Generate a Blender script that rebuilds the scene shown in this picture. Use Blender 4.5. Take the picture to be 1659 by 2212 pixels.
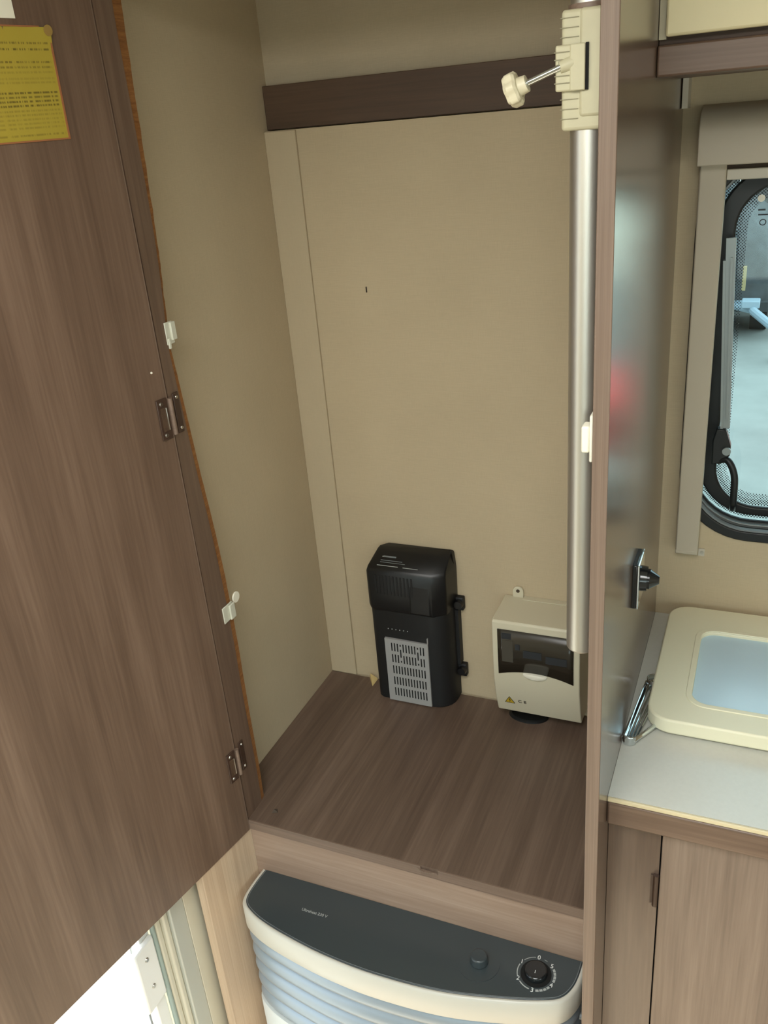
import bpy, bmesh, math, random
from mathutils import Vector, Matrix
random.seed(4)
for o in list(bpy.data.objects): bpy.data.objects.remove(o)
scene = bpy.context.scene
COL = scene.collection

# ------------------------------------------------------------------ camera, sky, sun, exposure
RIGHT = Vector((0.917845, 0.388496, -0.081432)); DOWN = Vector((0.09339, -0.410747, -0.906954)); FWD = Vector((-0.385796, 0.824838, -0.413284))
cd = bpy.data.cameras.new('camera'); cam = bpy.data.objects.new('camera', cd); COL.objects.link(cam)
cd.sensor_fit = 'VERTICAL'; cd.sensor_height = 36; cd.lens = 1877.3 * 36 / 2212; cd.clip_start = .02; cd.clip_end = 300
cam.matrix_world = Matrix(((RIGHT.x, -DOWN.x, -FWD.x, .7382), (RIGHT.y, -DOWN.y, -FWD.y, -1.2720), (RIGHT.z, -DOWN.z, -FWD.z, 1.0), (0, 0, 0, 1)))
scene.camera = cam
world = bpy.data.worlds.new('overcast_sky'); scene.world = world; world.use_nodes = True
bg = world.node_tree.nodes['Background']; bg.inputs[0].default_value = (.80, .92, 1.0, 1); bg.inputs[1].default_value = 3.1
sd = bpy.data.lights.new('sun', 'SUN'); sd.energy = 22.0; sd.angle = math.radians(3); sd.color = (1, .93, .82)
sun = bpy.data.objects.new('sun', sd); COL.objects.link(sun)
sun.rotation_euler = Vector((-.82, -.15, .62)).to_track_quat('Z', 'Y').to_euler()
vs = scene.view_settings; vs.view_transform = 'Standard'; vs.look = 'None'; vs.gamma = 1; vs.use_curve_mapping = False; vs.exposure = 0.0
def window_light(name, loc, direction, sx, sy, watts, col=(1, .95, .87)):
    l = bpy.data.lights.new(name, 'AREA'); l.shape = 'RECTANGLE'; l.size = sx; l.size_y = sy; l.energy = watts; l.color = col
    o = bpy.data.objects.new(name, l); COL.objects.link(o); o.location = loc; o.rotation_euler = (-Vector(direction)).to_track_quat('Z', 'Y').to_euler(); return o
window_light('daylight_end_window', (1.075, -4.39, .40), (0, 1, 0), 1.85, .95, 8)
window_light('daylight_side_window', (2.14, -2.4, .535), (-1, 0, 0), 2.2, .75, 9)
window_light('daylight_rooflight', (.55, -1.35, 1.295), (0, 0, -1), .66, .66, 18, (1, .98, .94))

# ------------------------------------------------------------------ materials
def lin(c): return tuple((v/255/12.92 if v/255 <= .04045 else ((v/255+.055)/1.055)**2.4) for v in c) + (1,)
def newmat(name):
    m = bpy.data.materials.new(name); m.use_nodes = True
    return m, m.node_tree.nodes, m.node_tree.links, m.node_tree.nodes['Principled BSDF']
def pbr(name, c, rough=.5, metal=0, spec=.5, coat=0, mottle=0, mscale=60, bump=0, bscale=400):
    m, N, L, b = newmat(name)
    b.inputs['Base Color'].default_value = lin(c); b.inputs['Roughness'].default_value = rough; b.inputs['Metallic'].default_value = metal
    b.inputs['Specular IOR Level'].default_value = spec; b.inputs['Coat Weight'].default_value = coat; b.inputs['Coat Roughness'].default_value = .08
    tc = N.new('ShaderNodeTexCoord')
    if mottle:
        n = N.new('ShaderNodeTexNoise'); n.inputs['Scale'].default_value = mscale; n.inputs['Detail'].default_value = 5
        L.new(tc.outputs['Object'], n.inputs['Vector'])
        mx = N.new('ShaderNodeMix'); mx.data_type = 'RGBA'; mx.blend_type = 'MIX'
        mx.inputs[6].default_value = lin(tuple(max(0, v*(1-mottle)) for v in c)); mx.inputs[7].default_value = lin(tuple(min(255, v*(1+mottle)) for v in c))
        L.new(n.outputs['Fac'], mx.inputs[0]); L.new(mx.outputs[2], b.inputs['Base Color'])
    if bump:
        n2 = N.new('ShaderNodeTexNoise'); n2.inputs['Scale'].default_value = bscale; n2.inputs['Detail'].default_value = 3
        L.new(tc.outputs['Object'], n2.inputs['Vector'])
        bp = N.new('ShaderNodeBump'); bp.inputs['Strength'].default_value = bump; bp.inputs['Distance'].default_value = .001
        L.new(n2.outputs['Fac'], bp.inputs['Height']); L.new(bp.outputs['Normal'], b.inputs['Normal'])
    return m
def wood(name, dark, mid, light, axis='z', rough=.42, coat=0, wide=26, bump=.12):
    m, N, L, b = newmat(name); tc = N.new('ShaderNodeTexCoord')
    def layer(across, along, detail, dist=0.0):
        mp = N.new('ShaderNodeMapping'); s = [across]*3; s['xyz'.index(axis)] = along; mp.inputs['Scale'].default_value = s
        n = N.new('ShaderNodeTexNoise'); n.inputs['Scale'].default_value = 1; n.inputs['Detail'].default_value = detail; n.inputs['Roughness'].default_value = .6; n.inputs['Distortion'].default_value = dist
        L.new(tc.outputs['Object'], mp.inputs['Vector']); L.new(mp.outputs['Vector'], n.inputs['Vector']); return n
    a = layer(wide, 1.4, 4, .35); f = layer(wide*9, 7, 3)
    add = N.new('ShaderNodeMix'); add.data_type = 'FLOAT'; add.inputs[0].default_value = .38
    L.new(a.outputs['Fac'], add.inputs[2]); L.new(f.outputs['Fac'], add.inputs[3])
    r = N.new('ShaderNodeValToRGB'); e = r.color_ramp.elements; e[0].position = .32; e[0].color = lin(dark); e[1].position = .68; e[1].color = lin(light)
    q = e.new(.5); q.color = lin(mid)
    L.new(add.outputs[0], r.inputs['Fac']); L.new(r.outputs['Color'], b.inputs['Base Color'])
    b.inputs['Roughness'].default_value = rough; b.inputs['Coat Weight'].default_value = coat; b.inputs['Coat Roughness'].default_value = .2
    bp = N.new('ShaderNodeBump'); bp.inputs['Strength'].default_value = bump; bp.inputs['Distance'].default_value = .0006
    L.new(f.outputs['Fac'], bp.inputs['Height']); L.new(bp.outputs['Normal'], b.inputs['Normal'])
    return m
def wallcloth(name, c, amt=.05, rough=.85):
    m, N, L, b = newmat(name); tc = N.new('ShaderNodeTexCoord'); outs = []
    for s in ((1400, 1400, 60), (60, 60, 1400), (7, 7, 7)):
        mp = N.new('ShaderNodeMapping'); mp.inputs['Scale'].default_value = s
        n = N.new('ShaderNodeTexNoise'); n.inputs['Scale'].default_value = 1; n.inputs['Detail'].default_value = 2
        L.new(tc.outputs['Object'], mp.inputs['Vector']); L.new(mp.outputs['Vector'], n.inputs['Vector']); outs.append(n)
    ad = N.new('ShaderNodeMath'); ad.operation = 'ADD'; L.new(outs[0].outputs['Fac'], ad.inputs[0]); L.new(outs[1].outputs['Fac'], ad.inputs[1])
    a2 = N.new('ShaderNodeMath'); a2.operation = 'MULTIPLY_ADD'; a2.inputs[1].default_value = .33; L.new(ad.outputs[0], a2.inputs[0])
    m3 = N.new('ShaderNodeMath'); m3.operation = 'MULTIPLY'; m3.inputs[1].default_value = .33; L.new(outs[2].outputs['Fac'], m3.inputs[0]); L.new(m3.outputs[0], a2.inputs[2])
    mx = N.new('ShaderNodeMix'); mx.data_type = 'RGBA'
    mx.inputs[6].default_value = lin(tuple(v*(1-amt*2) for v in c)); mx.inputs[7].default_value = lin(tuple(min(255, v*(1+amt*2)) for v in c))
    L.new(a2.outputs[0], mx.inputs[0]); L.new(mx.outputs[2], b.inputs['Base Color'])
    bp = N.new('ShaderNodeBump'); bp.inputs['Strength'].default_value = .15; bp.inputs['Distance'].default_value = .0005
    L.new(ad.outputs[0], bp.inputs['Height']); L.new(bp.outputs['Normal'], b.inputs['Normal'])
    b.inputs['Roughness'].default_value = rough; b.inputs['Specular IOR Level'].default_value = .25
    return m
def thin_glass(name, tint, gloss=.08, rough=.02):
    m, N, L, b = newmat(name); out = N['Material Output']
    t = N.new('ShaderNodeBsdfTransparent'); t.inputs[0].default_value = tint
    g = N.new('ShaderNodeBsdfGlossy'); g.inputs['Roughness'].default_value = rough; g.inputs[0].default_value = (1, 1, 1, 1)
    fr = N.new('ShaderNodeFresnel'); fr.inputs[0].default_value = 1.35
    mx = N.new('ShaderNodeMixShader'); L.new(fr.outputs[0], mx.inputs[0]); L.new(t.outputs[0], mx.inputs[1]); L.new(g.outputs[0], mx.inputs[2]); L.new(mx.outputs[0], out.inputs[0])
    N.remove(b); return m
def dotted(name, k, thr):
    m, N, L, b = newmat(name); out = N['Material Output']; tc = N.new('ShaderNodeTexCoord'); sp = N.new('ShaderNodeSeparateXYZ'); L.new(tc.outputs['Object'], sp.inputs[0])
    def mul(src, v):
        n = N.new('ShaderNodeMath'); n.operation = 'MULTIPLY'; n.inputs[1].default_value = v; L.new(src, n.inputs[0]); s = N.new('ShaderNodeMath'); s.operation = 'SINE'; L.new(n.outputs[0], s.inputs[0]); return s.outputs[0]
    ad = N.new('ShaderNodeMath'); ad.operation = 'MULTIPLY'; L.new(mul(sp.outputs[0], k), ad.inputs[0]); L.new(mul(sp.outputs[2], k), ad.inputs[1])
    gt = N.new('ShaderNodeMath'); gt.operation = 'GREATER_THAN'; gt.inputs[1].default_value = thr; L.new(ad.outputs[0], gt.inputs[0])
    t = N.new('ShaderNodeBsdfTransparent'); mx = N.new('ShaderNodeMixShader'); b.inputs['Base Color'].default_value = (.01, .012, .014, 1)
    L.new(gt.outputs[0], mx.inputs[0]); L.new(t.outputs[0], mx.inputs[1]); L.new(b.outputs[0], mx.inputs[2]); L.new(mx.outputs[0], out.inputs[0]); return m
def print_sheet(name, paper, ink, z0, z1, rows, strength=1.0, wscale=420):
    """paper with rows of unreadably small print; rows = (fraction from top, ink)"""
    m, N, L, b = newmat(name); tc = N.new('ShaderNodeTexCoord'); sp = N.new('ShaderNodeSeparateXYZ'); L.new(tc.outputs['Object'], sp.inputs[0])
    mr = N.new('ShaderNodeMapRange'); mr.inputs[1].default_value = z1; mr.inputs[2].default_value = z0; L.new(sp.outputs[2], mr.inputs[0])
    rsum = None
    for c0 in range(0, len(rows), 7):
        r = N.new('ShaderNodeValToRGB'); e = r.color_ramp.elements
        while len(e) > 1: e.remove(e[0])
        e[0].position = 0; e[0].color = (0, 0, 0, 1)
        for (fz, k) in sorted(rows[c0:c0+7]):
            for d, v in ((-.012, 0), (-.006, k), (.006, k), (.012, 0)):
                q = e.new(min(1, max(0, fz+d))); q.color = (v, v, v, 1)
        L.new(mr.outputs[0], r.inputs['Fac'])
        if rsum is None: rsum = r.outputs['Color']
        else:
            ad = N.new('ShaderNodeMath'); ad.operation = 'ADD'; L.new(rsum, ad.inputs[0]); L.new(r.outputs['Color'], ad.inputs[1]); rsum = ad.outputs[0]
    mp = N.new('ShaderNodeMapping'); mp.inputs['Scale'].default_value = (wscale, 1, 30)
    n = N.new('ShaderNodeTexNoise'); n.inputs['Scale'].default_value = 1; n.inputs['Detail'].default_value = 3; L.new(tc.outputs['Object'], mp.inputs['Vector']); L.new(mp.outputs['Vector'], n.inputs['Vector'])
    mr2 = N.new('ShaderNodeMapRange'); mr2.inputs[1].default_value = .42; mr2.inputs[2].default_value = .52; L.new(n.outputs['Fac'], mr2.inputs[0])
    mu = N.new('ShaderNodeMath'); mu.operation = 'MULTIPLY'; L.new(rsum, mu.inputs[0]); L.new(mr2.outputs[0], mu.inputs[1])
    mg = N.new('ShaderNodeMapRange'); mg.inputs[1].default_value = .0668; mg.inputs[2].default_value = .0676; mg.inputs[4].default_value = strength; L.new(sp.outputs[0], mg.inputs[0])
    m3 = N.new('ShaderNodeMath'); m3.operation = 'MULTIPLY'; L.new(mg.outputs[0], m3.inputs[1]); L.new(mu.outputs[0], m3.inputs[0])
    mx = N.new('ShaderNodeMix'); mx.data_type = 'RGBA'; mx.inputs[6].default_value = lin(paper); mx.inputs[7].default_value = lin(ink)
    L.new(m3.outputs[0], mx.inputs[0]); L.new(mx.outputs[2], b.inputs['Base Color']); b.inputs['Roughness'].default_value = .5
    return m

BR = ((90, 71, 58), (108, 87, 72), (126, 104, 88))
M = dict(
 cloth=wallcloth('beige_wall_lining', (190, 174, 145)),
 cloth_up=wallcloth('greyish_wall_lining', (182, 168, 143)),
 trim=wallcloth('beige_corner_strip', (188, 173, 145), .03),
 ceil=pbr('ceiling_white', (225, 222, 212), .7),
 floor=wood('vinyl_floor', (160, 146, 126), (178, 164, 144), (194, 182, 162), 'y'),
 wood_z=wood('brown_laminate_vertical', *BR, axis='z', rough=.4),
 wood_y=wood('brown_laminate_depth', (84, 68, 58), (100, 82, 70), (118, 99, 86), axis='y', rough=.42),
 wood_x=wood('brown_laminate_horizontal', *BR, axis='x', rough=.42),
 wood_gloss=wood('brown_laminate_satin', (82, 65, 54), (96, 78, 66), (110, 91, 78), axis='z', rough=.24, coat=.45, wide=20, bump=.03),
 wood_dark=wood('dark_brown_batten', (70, 52, 38), (82, 62, 46), (94, 72, 54), axis='x', rough=.6),
 edge=wood('light_edge_banding', (104, 86, 73), (120, 101, 87), (136, 116, 101), axis='z', rough=.5, wide=160),
 edge_x=wood('edge_banding_horizontal', (106, 88, 76), (122, 102, 88), (138, 116, 102), axis='x', rough=.5, wide=120),
 apron=wood('pale_brown_laminate_horizontal', (140, 116, 99), (158, 134, 116), (174, 151, 133), axis='x', rough=.45),
 cheek=wood('pale_laminate_upright_lit', (178, 153, 128), (194, 170, 144), (208, 186, 160), axis='z', rough=.5, wide=90),  # pale laminate, lightened further in place of bright light from the entrance
 door_k=wood('light_brown_kitchen_laminate', (112, 95, 83), (130, 112, 98), (148, 129, 114), axis='z', rough=.45, wide=30),
 raw=wood('bare_sawn_plywood', (112, 70, 30), (140, 92, 44), (160, 112, 60), axis='y', rough=.9, wide=300),
 steel=pbr('zinc_screw', (190, 186, 178), .3, 1), chrome=pbr('chrome', (215, 222, 226), .07, 1),
 alu=pbr('anodised_aluminium', (208, 206, 198), .42, 1, bump=.05, bscale=900), alu_w=pbr('aluminium_strut', (150, 158, 158), .45, .6),
 hinge=pbr('brown_hinge_plastic', (66, 48, 38), .45), clear=pbr('milky_plastic', (205, 205, 188), .3), white=pbr('white_plastic', (236, 232, 214), .4),
 offw=pbr('warm_white_plastic', (214, 206, 178), .42), bracket=pbr('cream_bracket_plastic', (192, 186, 156), .5, mottle=.04),
 groove=pbr('bracket_groove', (138, 132, 106), .6), blk=pbr('black_plastic', (18, 19, 20), .38, mottle=.1), blk2=pbr('black_plastic_dull', (22, 23, 24), .6), blkg=pbr('black_gloss', (26, 30, 32), .16, coat=.3),
 void=pbr('dark_opening', (10, 10, 10), .9), rubber=pbr('black_rubber', (20, 23, 24), .45),
 grille=pbr('grey_grille', (158, 158, 156), .55), smoke=pbr('smoked_window', (46, 42, 34), .18), breaker=pbr('dark_breaker', (34, 38, 42), .5), breaker2=pbr('breaker_body', (66, 62, 52), .6),
 box=pbr('fuse_box_white', (206, 199, 174), .45), sgrey=pbr('satin_grey', (120, 126, 128), .4),
 heater_top=pbr('heater_black_top', (56, 64, 67), .3, coat=.15), heater_rim=pbr('heater_cream_rim', (198, 195, 184), .35), slat=pbr('heater_silver_slats', (150, 162, 172), .38, .35), heater_body=pbr('heater_pale_grey', (208, 212, 210), .4),
 ink_w=pbr('white_print', (225, 228, 226), .5), ink_g=pbr('pale_grey_print', (168, 172, 170), .5), ink_k=pbr('black_print', (30, 30, 28), .6), yellow=pbr('warning_yellow', (196, 164, 40), .5),
 wt=pbr('pale_worktop', (206, 206, 198), .3, mottle=.02, mscale=200), wt_edge=pbr('cream_edge', (214, 200, 164), .45), lid=pbr('cream_lid', (236, 232, 204), .45), sinkw=pbr('pale_sink', (205, 214, 220), .3),
 locker=pbr('cream_locker_door', (222, 212, 172), .5), locker2=pbr('beige_locker_frame', (186, 178, 150), .5), blind=pbr('greige_blind_plastic', (186, 176, 156), .5), blind2=pbr('pale_blind_bar', (198, 192, 176), .5),
 glass=thin_glass('window_acrylic', (.80, .92, .92, 1)), lidglass=pbr('frosted_blue_glass', (196, 222, 236), .22, mottle=.04, mscale=8),
 dots=dotted('printed_dots', 1500, .12), dots2=dotted('printed_dots_fading', 1500, .42),
 dframe=pbr('door_frame_beige', (206, 202, 184), .45), dframe2=pbr('door_frame_grey', (184, 186, 176), .4), dwhite=pbr('door_frame_white', (238, 240, 238), .35), seal=pbr('grey_green_seal', (150, 166, 160), .6),
 shell=pbr('outer_skin_white', (230, 232, 232), .5),
 concrete=pbr('pale_concrete', (150, 150, 144), .9, mottle=.12, mscale=3, bump=.3, bscale=60), gravel=pbr('leaf_litter', (150, 110, 60), .9),
 fence=wood('weathered_grey_timber', (40, 43, 44), (58, 61, 62), (78, 82, 82), axis='z', rough=.85, wide=40), blue=pbr('pale_blue_paint', (146, 162, 172), .5), red=pbr('red_paint', (196, 26, 34), .3, coat=.4),
 tyre=pbr('tyre', (26, 26, 26), .8), van=pbr('white_render', (226, 226, 216), .6), roofd=pbr('grey_roof', (96, 98, 100), .7), tarp=pbr('grey_tarpaulin', (52, 56, 58), .5, mottle=.45, mscale=14, bump=.6, bscale=20),
 straw=pbr('straw_yellow', (160, 142, 100), .7), dark=pbr('dark_mark', (70, 58, 46), .8), chipwood=pbr('pale_splinter', (216, 190, 130), .8),
)

# ------------------------------------------------------------------ mesh helpers
ORG = {}
class MB:
    def __init__(s): s.v = []; s.f = []; s.m = []
    def add(s, vs, fs, m=0):
        o = len(s.v); s.v += [tuple(v) for v in vs]; s.f += [tuple(i+o for i in f) for f in fs]; s.m += [m]*len(fs); return s
    def box(s, x0, x1, y0, y1, z0, z1, m=0):
        vs = [(x, y, z) for z in (z0, z1) for y in (y0, y1) for x in (x0, x1)]
        return s.add(vs, [(0, 2, 3, 1), (4, 5, 7, 6), (0, 1, 5, 4), (2, 6, 7, 3), (0, 4, 6, 2), (1, 3, 7, 5)], m)
    def cyl(s, p0, p1, r0, r1=None, n=24, m=0, caps=True):
        p0 = Vector(p0); p1 = Vector(p1); r1 = r0 if r1 is None else r1; d = (p1-p0).normalized()
        a = d.orthogonal().normalized(); b = d.cross(a); vs = []
        for p, r in ((p0, r0), (p1, r1)):
            for i in range(n):
                t = 2*math.pi*i/n; vs.append(p+a*(r*math.cos(t))+b*(r*math.sin(t)))
        fs = [(i, (i+1) % n, n+(i+1) % n, n+i) for i in range(n)]
        if caps: fs += [tuple(range(n-1, -1, -1)), tuple(range(n, 2*n))]
        return s.add(vs, fs, m)
    def prism(s, pts, axis, a, b, m=0):
        """extrude a closed 2-D polygon along an axis; the pts are the other two axes in xyz order"""
        n = len(pts)
        def P(p, h): return {'x': (h, p[0], p[1]), 'y': (p[0], h, p[1]), 'z': (p[0], p[1], h)}[axis]
        vs = [P(p, a) for p in pts]+[P(p, b) for p in pts]
        return s.add(vs, [(i, (i+1) % n, n+(i+1) % n, n+i) for i in range(n)]+[tuple(range(n-1, -1, -1)), tuple(range(n, 2*n))], m)
    def loft(s, rings, m=0, closed=True, caps=True):
        n = len(rings[0]); vs = [p for r in rings for p in r]; fs = []
        for k in range(len(rings)-1):
            for i in range(n if closed else n-1):
                j = (i+1) % n; fs.append((k*n+i, k*n+j, (k+1)*n+j, (k+1)*n+i))
        if caps and closed: fs += [tuple(range(n-1, -1, -1)), tuple(range((len(rings)-1)*n, len(rings)*n))]
        return s.add(vs, fs, m)
    def tube(s, pts, r, n=10, m=0):
        pts = [Vector(p) for p in pts]; rings = []; up = None
        for i, p in enumerate(pts):
            d = (pts[min(i+1, len(pts)-1)]-pts[max(i-1, 0)]).normalized()
            up = d.orthogonal().normalized() if up is None else (up-d*up.dot(d)).normalized(); b = d.cross(up)
            rings.append([p+up*(r*math.cos(2*math.pi*k/n))+b*(r*math.sin(2*math.pi*k/n)) for k in range(n)])
        return s.loft(rings, m)
    def ring(s, la, lb, ya, yb, m=0):
        """frame between two matching xz loops, from depth ya to yb"""
        n = len(la); R = [[(p[0], y, p[1]) for p in l] for l, y in ((la, ya), (lb, ya), (lb, yb), (la, yb))]
        vs = [p for r in R for p in r]
        return s.add(vs, [(k*n+i, k*n+(i+1) % n, ((k+1) % 4)*n+(i+1) % n, ((k+1) % 4)*n+i) for k in range(4) for i in range(n)], m)
    def build(s, name, mats, parent=None, bevel=0, segs=2, local=False, angle=35, org=None):
        if not isinstance(mats, (list, tuple)): mats = [mats]
        if parent is not None: o0 = ORG.get(parent.name, Vector())
        elif org is not None: o0 = Vector(org)
        else:
            xs, ys, zs = zip(*s.v); o0 = Vector(((min(xs)+max(xs))/2, (min(ys)+max(ys))/2, min(zs)))
        if local: o0 = Vector()
        me = bpy.data.meshes.new(name); me.from_pydata([tuple(Vector(v)-o0) for v in s.v], [], s.f)
        for k in mats: me.materials.append(M[k] if isinstance(k, str) else k)
        me.polygons.foreach_set('material_index', s.m)
        bm = bmesh.new(); bm.from_mesh(me); bmesh.ops.recalc_face_normals(bm, faces=bm.faces); bm.to_mesh(me); bm.free()
        me.polygons.foreach_set('use_smooth', [True]*len(me.polygons)); me.set_sharp_from_angle(angle=math.radians(angle))
        ob = bpy.data.objects.new(name, me); COL.objects.link(ob)
        if parent is None: ob.location = o0 if not local else (0, 0, 0)
        else: ob.parent = parent
        ORG[ob.name] = Vector(o0)
        if bevel:
            bv = ob.modifiers.new('bevel', 'BEVEL'); bv.width = bevel; bv.segments = segs; bv.limit_method = 'ANGLE'; bv.angle_limit = math.radians(40)
        return ob
def thing(name, label, cat, loc, group=None, parent=None):
    e = bpy.data.objects.new(name, None); COL.objects.link(e); e.empty_display_size = .05
    if parent is None: e.location = loc; ORG[e.name] = Vector(loc)
    else: e.parent = parent; ORG[e.name] = ORG[parent.name]
    if label: e['label'] = label
    if cat: e['category'] = cat
    if group: e['group'] = group
    return e
def tag(o, label, cat, group=None):
    o['label'] = label; o['category'] = cat
    if group: o['group'] = group
    return o
def struct(o, label=None):
    o['kind'] = 'structure'
    if label: o['label'] = label
    return o
def lab(o, label): o['label'] = label; return o
def rrect(x0, x1, z0, z1, r, n=10):
    pts = []
    for cx, cz, a0 in ((x1-r, z1-r, 0), (x0+r, z1-r, 90), (x0+r, z0+r, 180), (x1-r, z0+r, 270)):
        for i in range(n+1):
            t = math.radians(a0+90*i/n); pts.append((cx+r*math.cos(t), cz+r*math.sin(t)))
    return pts
def squared(x0, x1, z0, z1, r, n=10):
    pts = []
    for cx, cz, a0 in ((x1-r, z1-r, 0), (x0+r, z1-r, 90), (x0+r, z0+r, 180), (x1-r, z0+r, 270)):
        for i in range(n+1):
            t = math.radians(a0+90*i/n); c, q = math.cos(t), math.sin(t); k = max(abs(c), abs(q)); pts.append((cx+r*c/k, cz+r*q/k))
    return pts
def text_mesh(name, body, size, mat, parent, loc, rot=(0, 0, 0), ext=.0002, align='LEFT'):
    cu = bpy.data.curves.new(name, 'FONT'); cu.body = body; cu.size = size; cu.extrude = ext; cu.align_x = align; cu.align_y = 'CENTER'; cu.resolution_u = 3
    t = bpy.data.objects.new(name+'_tmp', cu); COL.objects.link(t); bpy.context.view_layer.update()
    me = bpy.data.meshes.new_from_object(t.evaluated_get(bpy.context.evaluated_depsgraph_get())); bpy.data.objects.remove(t); bpy.data.curves.remove(cu)
    me.materials.clear(); me.materials.append(M[mat]); ob = bpy.data.objects.new(name, me); COL.objects.link(ob)
    ob.parent = parent; ob.location = Vector(loc)-ORG.get(parent.name, Vector()); ob.rotation_euler = rot; ORG[ob.name] = ORG.get(parent.name, Vector()); return ob
def catmull(P, k=6):
    out = []
    for i in range(len(P)-1):
        p0, p1, p2, p3 = P[max(i-1, 0)], P[i], P[i+1], P[min(i+2, len(P)-1)]
        for j in range(k):
            t = j/k; out.append(tuple(.5*((2*b)+(c-a)*t+(2*a-5*b+4*c-d)*t*t+(-a+3*b-3*c+d)*t**3) for a, b, c, d in zip(p0, p1, p2, p3)))
    return out+[tuple(P[-1])]

# ------------------------------------------------------------------ the setting
FZ = -.66; CZ = 1.30; XR = 2.15; YF = -4.4; PX0, PX1 = .598, .613
W = dict(x0=.64, x1=1.44, z0=.38, z1=.926, r=.1)
def wl2(dx, dz): return rrect(W['x0']+dx, W['x1']-dx, W['z0']+dz, W['z1']-dx, max(W['r']-(dx+dz)/2, .004))
def wl(i, f=rrect): return f(W['x0']+i, W['x1']-i, W['z0']+i, W['z1']-i, max(W['r']-i, .004))
struct(MB().box(-.03, XR+.03, YF-.03, .05, FZ-.04, FZ).build('floor', 'floor'), 'wood-effect floor of the caravan')
c = MB()
c.box(-.03, XR+.03, -1.0, .05, CZ, CZ+.04); c.box(-.03, XR+.03, YF-.03, -1.7, CZ, CZ+.04); c.box(-.03, .2, -1.7, -1.0, CZ, CZ+.04); c.box(.9, XR+.03, -1.7, -1.0, CZ, CZ+.04)
struct(c.build('ceiling', 'ceil'), 'pale ceiling with a rooflight opening')
w = MB(); w.box(-.03, .6055, 0, .05, FZ, .993, 0); w.box(-.03, .6055, .02, .05, .993, CZ, 1)
q = .002
w.box(.6055, W['x0']+q, 0, .05, FZ, CZ, 0); w.box(W['x1']-q, XR+.03, 0, .05, FZ, CZ, 0); w.box(W['x0']+q, W['x1']-q, 0, .05, FZ, W['z0']+q, 0); w.box(W['x0']+q, W['x1']-q, 0, .05, W['z1']-q, CZ, 0)
w.ring(wl(q, squared), wl(q), 0, .05, 0)
wb = struct(w.build('wall_back', ['cloth', 'cloth_up']), 'beige lined rear wall behind wardrobe and kitchen')
MB().box(.1464, .1486, -.0008, .001, .748, .757).build('scratch_mark', 'dark', wb)
t1 = struct(MB().box(0, .054, -.005, 0, 0, .992).build('trim_1', 'trim', bevel=.001), 'beige strip covering the wardrobe rear corner')
# left side wall with the entrance opening
DY0, DY1, DZ1 = -.585, -1.22, 1.2
w = MB(); w.box(-.035, 0, -.543, .05, FZ, CZ); w.box(-.035, 0, YF, DY1-.04, FZ, CZ); w.box(-.035, 0, DY1-.04, -.543, DZ1+.04, CZ)
struct(w.build('wall_left', 'cloth'), 'beige lined side wall beside the wardrobe')
# right wall and front wall with window openings
w = MB(); a, b, z0, z1 = -3.6, -1.2, .12, .95
w.box(XR, XR+.035, YF, a, FZ, CZ); w.box(XR, XR+.035, b, .05, FZ, CZ); w.box(XR, XR+.035, a, b, FZ, z0); w.box(XR, XR+.035, a, b, z1, CZ)
struct(w.build('wall_right', 'cloth'), 'beige far side wall with a long window')
w = MB(); a, b, z0, z1 = .1, 2.05, -.1, .95
w.box(0, a, YF-.035, YF, FZ, CZ); w.box(b, XR, YF-.035, YF, FZ, CZ); w.box(a, b, YF-.035, YF, FZ, z0); w.box(a, b, YF-.035, YF, z1, CZ)
struct(w.build('wall_front', 'cloth'), 'beige end wall with a wide window')
def framed_window(name, axis, at, u0, u1, z0, z1, label):
    e = thing(name, label, None, (at, (u0+u1)/2, z0) if axis == 'x' else ((u0+u1)/2, at, z0)); e['kind'] = 'structure'
    def B(ua, ub, za, zb, d0, d1): return (at+d0, at+d1, ua, ub, za, zb) if axis == 'x' else (ua, ub, at+d0, at+d1, za, zb)
    f = MB(); k = .03
    for r in ((u0, u0+k, z0, z1), (u1-k, u1, z0, z1), (u0+k, u1-k, z0, z0+k), (u0+k, u1-k, z1-k, z1)): f.box(*B(*r, -.005, .04))
    f.build('window_frame', 'rubber', e); MB().box(*B(u0+k, u1-k, z0+k, z1-k, .02, .023)).build('pane', 'glass', e); return e
framed_window('window_2', 'x', XR, -3.6, -1.2, .12, .95, 'long side window opposite the entrance')
framed_window('window_3', 'y', YF-.035, .1, 2.05, -.1, .95, 'wide end window behind the seating')
rl = thing('window_4', 'rooflight opening with clear dome in the ceiling', None, (.55, -1.35, CZ)); rl['kind'] = 'structure'
f = MB()
for r in ((.2, .22, -1.7, -1.0), (.88, .9, -1.7, -1.0), (.22, .88, -1.7, -1.68), (.22, .88, -1.02, -1.0)): f.box(*r, CZ-.02, CZ+.07)
f.build('window_frame', 'dwhite', rl); MB().box(.22, .88, -1.68, -1.02, CZ+.055, CZ+.06).build('pane', 'glass', rl)

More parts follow.
